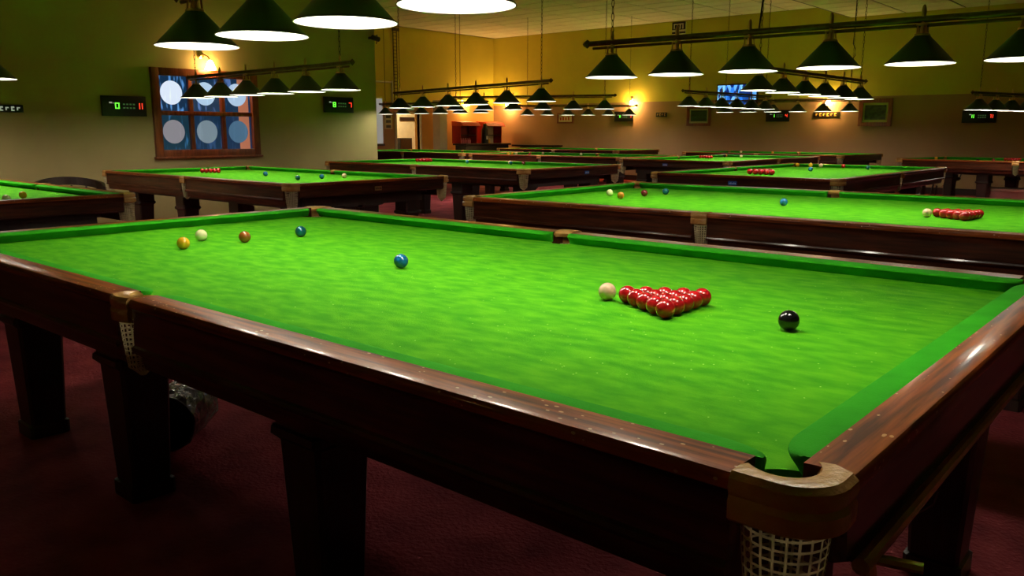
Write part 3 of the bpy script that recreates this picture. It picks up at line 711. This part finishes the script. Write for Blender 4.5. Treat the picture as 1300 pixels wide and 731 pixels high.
for z in (-0.15, -0.01, 0.12): bxm('printed_photo', M['black'], -0.09, 0.09, -0.014, -0.012, z-0.035, z+0.045, t)
t = wall_thing('white_board', 'tall white board beside the left wall corner, cut off by it', 'board', 'F', 13.38, 0.78)
bxm('board', emis('self_glowing_white_board', (0.85, 0.85, 0.8), 0.25), -0.28, 0.14, -0.035, -0.004, -0.62, 0.62, t)  # plain board brightened by emission in its material, no lamp inside
bxm('tray', M['black'], -0.28, 0.18, -0.06, -0.004, -0.68, -0.62, t)
g = wall_thing('green_sign', 'small green running-person exit sign above the far doorway', 'sign', 'F', 14.5, 1.19)
bxm('board', emis('green_sign_glow', (0.25, 0.42, 0.16), 0.35), -0.18, 0.22, -0.03, 0, -0.08, 0.08, g); bxm('arrow', M['white'], 0.02, 0.14, -0.034, -0.03, -0.02, 0.02, g)
# conduit pipe on the far left wall
bm = bmesh.new(); tube(bm, [(XF+0.03, 12.6, 1.86+FL), (XF+0.03, 13.9, 1.86+FL)], 0.025, 8); tube(bm, [(XF+0.03, 13.9, 1.3+FL), (XF+0.03, 13.9, 1.9+FL)], 0.025, 8)
tag(link('conduit_pipe', new_mesh('conduit_pipe', bm, M['white'], True)), 'thin horizontal pipe on the olive wall right of the left wall corner', 'pipe')
lad = thing('wall_ladder_rack', 'tall thin hanging rack of rungs against the olive far left wall', 'rack', (XF+0.06, 13.95, 1.36+FL))
for y in (0, 0.13):
    bm = bmesh.new(); tube(bm, [(0, y, 0), (0, y, 1.95)], 0.013, 6); link('upright', new_mesh('upright', bm, M['chain'], True), lad)
bm = bmesh.new(); tube(bm, [(0, 0, 0), (0, 0.13, 0)], 0.009, 6); rung = new_mesh('rung', bm, M['chain'])
for k in range(20): link('rung', rung, lad, (0, 0, 0.05+k*0.095))
bxm('top_hook', M['chain'], -0.02, 0.02, -0.02, 0.22, 1.90, 1.98, lad)
# white column
col = tag(bxm('column', M['white'], XF+0.25, XF+0.55, 15.25, 15.55, 0, 1.40+FL, None, 0.015), 'white square column right of the far doorway', 'column'); col['kind'] = 'structure'
del col['category']
# bar counter
cnt = thing('bar_counter', 'black bar counter in front of the orange wall', 'counter', (XF+0.95, 16.65, 0))
bxm('front_panel', M['black'], -0.22, 0.22, -0.95, 0.95, 0, 0.95, cnt, 0.01); bxm('worktop', M['darkwood'], -0.28, 0.28, -1.0, 1.0, 0.95, 1.0, cnt, 0.008)
def stall(label, y, w, z, h, body):
    s = thing('display_cabinet', label, 'cabinet', (XF+0.75, y, z))
    bxm('back_panel', body, -0.24, -0.22, -w/2, w/2, 0, h, s); bxm('side_panel', M['red'], -0.24, 0.1, -w/2, -w/2+0.03, 0, h, s); bxm('side_panel', M['red'], -0.24, 0.1, w/2-0.03, w/2, 0, h, s)
    bxm('shelf', M['darkwood'], -0.22, 0.1, -w/2+0.03, w/2-0.03, h*0.45, h*0.45+0.02, s)
    bm = bmesh.new(); loft(bm, [[(-0.24, yy, h), (-0.24, yy, h+0.14), (0.16, yy, h+0.10), (0.24, yy, h+0.0), (0.22, yy, h-0.01)] for yy in (-w/2-0.02, w/2+0.02)])
    link('awning', new_mesh('awning', bm, mat('orange_red_awning', (0.75, 0.08, 0.01), 0.6, var=0.1)), s)
    return s
stall('red cabinet with orange awning at the left end of the bar counter', 16.15, 0.72, 1.0, 0.52, mat('dark_red_panel', (0.25, 0.01, 0.01), 0.5, var=0.2))
stall('red display cabinet with cream shelves at the right end of the bar counter', 17.25, 0.78, 1.0, 0.52, M['cream'])
def bottle(label, y, m, h=0.30, r=0.035, x=XF+1.02, z=1.0, group='bottles on the bar counter'):
    bt = thing('bottle', label, 'bottle', (x, y, z), 0, group)
    bm = bmesh.new(); lathe(bm, [(0.0002, 0), (r, 0), (r, h*0.6), (r*0.4, h*0.78), (r*0.36, h*0.95), (0.0002, h*0.95)], 14); link('body', new_mesh('body', bm, m, True), bt)
    bm = bmesh.new(); lathe(bm, [(0.0002, h*0.95), (r*0.45, h*0.95), (r*0.45, h), (0.0002, h)], 12); link('cap', new_mesh('cap', bm, M['white'], True), bt)
for k, y in enumerate((15.95, 16.05, 16.15, 16.25, 16.33)): bottle(('leftmost','second','middle','fourth','rightmost')[k]+' small pink bottle in the left red cabinet on the bar counter', y, mat('pink_bottle', (0.8, 0.2, 0.25), 0.3, var=0.1), 0.16, 0.03, XF+0.72, 1.0, 'pink bottles in the left cabinet')
for k, y in enumerate((17.05, 17.18)): bottle(('left','right')[k]+' pale jar in the right red cabinet on the bar counter', y, M['gold'], 0.18, 0.045, XF+0.72, 1.0, 'pale jars in the right cabinet')
dsp = thing('drinks_dispenser', 'tall black drinks dispenser between the two red cabinets on the bar', 'dispenser', (XF+0.98, 16.72, 1.0))
bm = bmesh.new(); lathe(bm, [(0.0002, 0), (0.11, 0), (0.10, 0.4), (0.06, 0.5), (0.05, 0.58), (0.0002, 0.59)], 16); link('body', new_mesh('body', bm, M['black'], True), dsp)
bxm('front_label', M['white'], 0.10, 0.115, -0.04, 0.04, 0.12, 0.22, dsp)
bx2 = thing('low_counter', 'low wooden counter with a lit opening at the far left corner', 'counter', (XF+1.9, 17.85, 0))
bxm('body', M['darkwood'], -0.6, 0.9, -0.15, 0.2, 0, 0.72, bx2); bxm('top', M['darkwood'], -0.65, 1.0, -0.2, 0.25, 0.90, 0.96, bx2, 0.01); bxm('end_panel', M['darkwood'], 0.9, 0.96, -0.15, 0.2, 0, 0.90, bx2); bxm('back_panel', M['frame'], -0.6, 0.9, 0.16, 0.2, 0.72, 0.90, bx2)

# ================================================================ chairs, boxes, bin, rests
def tub_chair(label, x, y, rz, m=None):
    t = thing('tub_chair', label, 'chair', (x, y, 0), rz, 'dark chairs between the tables')
    bm = bmesh.new(); secs = []
    for k in range(17):
        a = math.radians(-110+220*k/16); r = 0.34; c, s = math.cos(a), math.sin(a)
        top = 0.80-0.10*abs(math.sin(a/2.0))**2*1.6
        secs.append([((r-0.02)*c, r*s, top-0.09), ((r+0.02)*c, (r+0.04)*s, top-0.08), ((r+0.025)*c, (r+0.045)*s, top), ((r-0.015)*c, r*s, top+0.005)])
    loft(bm, secs); link('backrest', new_mesh('backrest', bm, M['darkwood'], True), t)
    bm = bmesh.new()
    for k in (3, 5, 7, 9, 11, 13):
        a = math.radians(-110+220*k/16); tube(bm, [(0.27*math.cos(a), 0.27*math.sin(a), 0.44), (0.34*math.cos(a), 0.35*math.sin(a), 0.70)], 0.012, 6)
    link('back_spindles', new_mesh('back_spindles', bm, M['darkwood'], True), t)
    bm = bmesh.new(); lathe(bm, [(0.0002, 0.41), (0.27, 0.41), (0.30, 0.44), (0.28, 0.48), (0.0002, 0.49)], 24); link('seat', new_mesh('seat', bm, M['red'] if m is None else m, True), t)
    for a in (45, 135, 225, 315):
        c, s = math.cos(math.radians(a)), math.sin(math.radians(a))
        bm = bmesh.new(); tube(bm, [(0.2*c, 0.2*s, 0.42), (0.27*c, 0.27*s, 0.0)], [0.02, 0.014], 8); link('leg', new_mesh('leg', bm, M['darkwood'], True), t)
tub_chair('dark round-backed chair by the left wall behind the left table', -7.95, 1.95, PI*0.95)
tub_chair('dark round-backed chair beyond the far right table', -2.1, 16.3, PI/2, M['black'])
def star_chair(label, x, y, rz):
    t = thing('swivel_chair', label, 'chair', (x, y, 0), rz, 'dark chairs between the tables')
    bm = bmesh.new(); box(bm, -0.24, 0.24, -0.24, 0.24, 0.44, 0.52, 0, 0.03); link('seat', new_mesh('seat', bm, M['black'], True), t)
    bm = bmesh.new(); tube(bm, [(0, 0, 0.44), (0, 0, 0.1)], 0.025, 10); link('column', new_mesh('column', bm, M['chain'], True), t)
    for k in range(5):
        a = 2*PI*k/5; bm = bmesh.new(); tube(bm, [(0, 0, 0.11), (0.3*math.cos(a), 0.3*math.sin(a), 0.06)], [0.025, 0.015], 8); link('base_arm', new_mesh('base_arm', bm, M['black'], True), t)
        bm = bmesh.new(); lathe(bm, [(0.0002, 0), (0.025, 0.005), (0.025, 0.045), (0.0002, 0.05)], 10); link('caster', new_mesh('caster', bm, M['black'], True), t, (0.3*math.cos(a), 0.3*math.sin(a), 0))
star_chair('black swivel chair under the far side of the table by the window', -5.9, 4.5, 0.3)
def carton(label, x, y, w, d, h, m, lid):
    t = thing('storage_box', label, 'box', (x, y, 0), 0.1)
    bxm('body', m, -w/2, w/2, -d/2, d/2, 0, h, t, 0.006); bxm('lid', lid, -w/2-0.01, w/2+0.01, -d/2-0.01, d/2+0.01, h-0.04, h+0.005, t, 0.004)
    bxm('hand_hole', M['black'], -0.05, 0.05, -d/2-0.003, -d/2, h*0.55, h*0.65, t)
carton('dusty pink storage box under the dark far right table', -0.55, 14.1, 0.75, 0.4, 0.42, mat('pink_card', (0.55, 0.22, 0.20), 0.7, var=0.1), M['cream'])
carton('cream storage box right of the pink one under the far right table', 0.15, 14.0, 0.4, 0.4, 0.42, M['cream'], M['cream'])
# plastic-lined waste bin lying under the nearest table
bn = thing('waste_bin', 'fallen dark waste bin with a crumpled grey plastic liner under the nearest table', 'bin', (-1.14, -0.32, 0.122), 0)
bn.rotation_euler = (0, 0, math.radians(132))
bm = bmesh.new(); n = 28; secs = []
prof = [(0.0, 0.105), (0.16, 0.115), (0.31, 0.122), (0.31, 0.116), (0.16, 0.109), (0.01, 0.10), (0.01, 0.001), (0.0, 0.001)]
secs = [[(-0.155+h, r*math.cos(a), r*math.sin(a)) for h, r in prof] for a in [2*PI*k/n for k in range(n)]]
loft(bm, secs, ring=True); link('bin_body', new_mesh('bin_body', bm, M['black'], True), bn, (0, 0, 0), (0, 0, PI))
bm = bmesh.new(); random.seed(3); secs = []
for k in range(36):
    a = 2*PI*k/36; s = []
    for i in range(9):
        h = i/8*0.30; r = 0.1215+0.006*math.sin(a*7+i*1.3)*random.random()+0.003*random.random()
        s.append((0.15-h, r*math.cos(a), max(-0.1205, r*math.sin(a))))
    secs.append(s)
loft(bm, secs, closed=False, ring=True)
M['liner'] = mat('grey_plastic_liner', (0.20, 0.18, 0.15), 0.25, var=0.4, scale=18, bump=1.0, bscale=30, coat=0.6)
link('plastic_liner', new_mesh('plastic_liner', bm, M['liner']), bn, (0, 0, 0), (0, 0, PI))
# cue rest stored under the end rail of the nearest table
cr = thing('cue_rest', 'long tan wooden cue rest stored on hooks under the end rail of the nearest table', 'cue rest', (1.900, 0, FL-0.122))
bm = bmesh.new(); tube(bm, [(0, 0.75, 0.0), (0, 0.1, 0.0), (0.004, -0.84, 0.0)], [0.010, 0.012, 0.013], 10)
link('shaft', new_mesh('shaft', bm, mat('tan_cue_wood', (0.62, 0.33, 0.12), 0.35, var=0.3, scale=10, stretch=(10, 1, 10), coat=0.3), True), cr)
bm = bmesh.new(); tube(bm, [(-0.08, -0.80, -0.012), (0.07, -0.77, -0.008)], 0.009, 8); tube(bm, [(0.004, -0.80, 0.0), (0.03, -0.80, -0.15)], 0.008, 8)
link('rest_head', new_mesh('rest_head', bm, M['brass'], True), cr)
hk = thing('rest_hook', 'black curved metal hook under the end rail corner of the nearest table', 'hook', (1.80, -0.50, FL-0.118))
bm = bmesh.new(); tube(bm, [(0, 0, 0.0), (0, -0.01, -0.055), (0.03, 0.03, -0.085), (0.06, 0.08, -0.088), (0.085, 0.11, -0.07), (0.09, 0.115, -0.045)], 0.010, 10)
link('hook_arm', new_mesh('hook_arm', bm, M['black'], True), hk); bxm('fixing_plate', M['black'], -0.03, 0.03, -0.03, 0.03, -0.002, 0.006, hk)
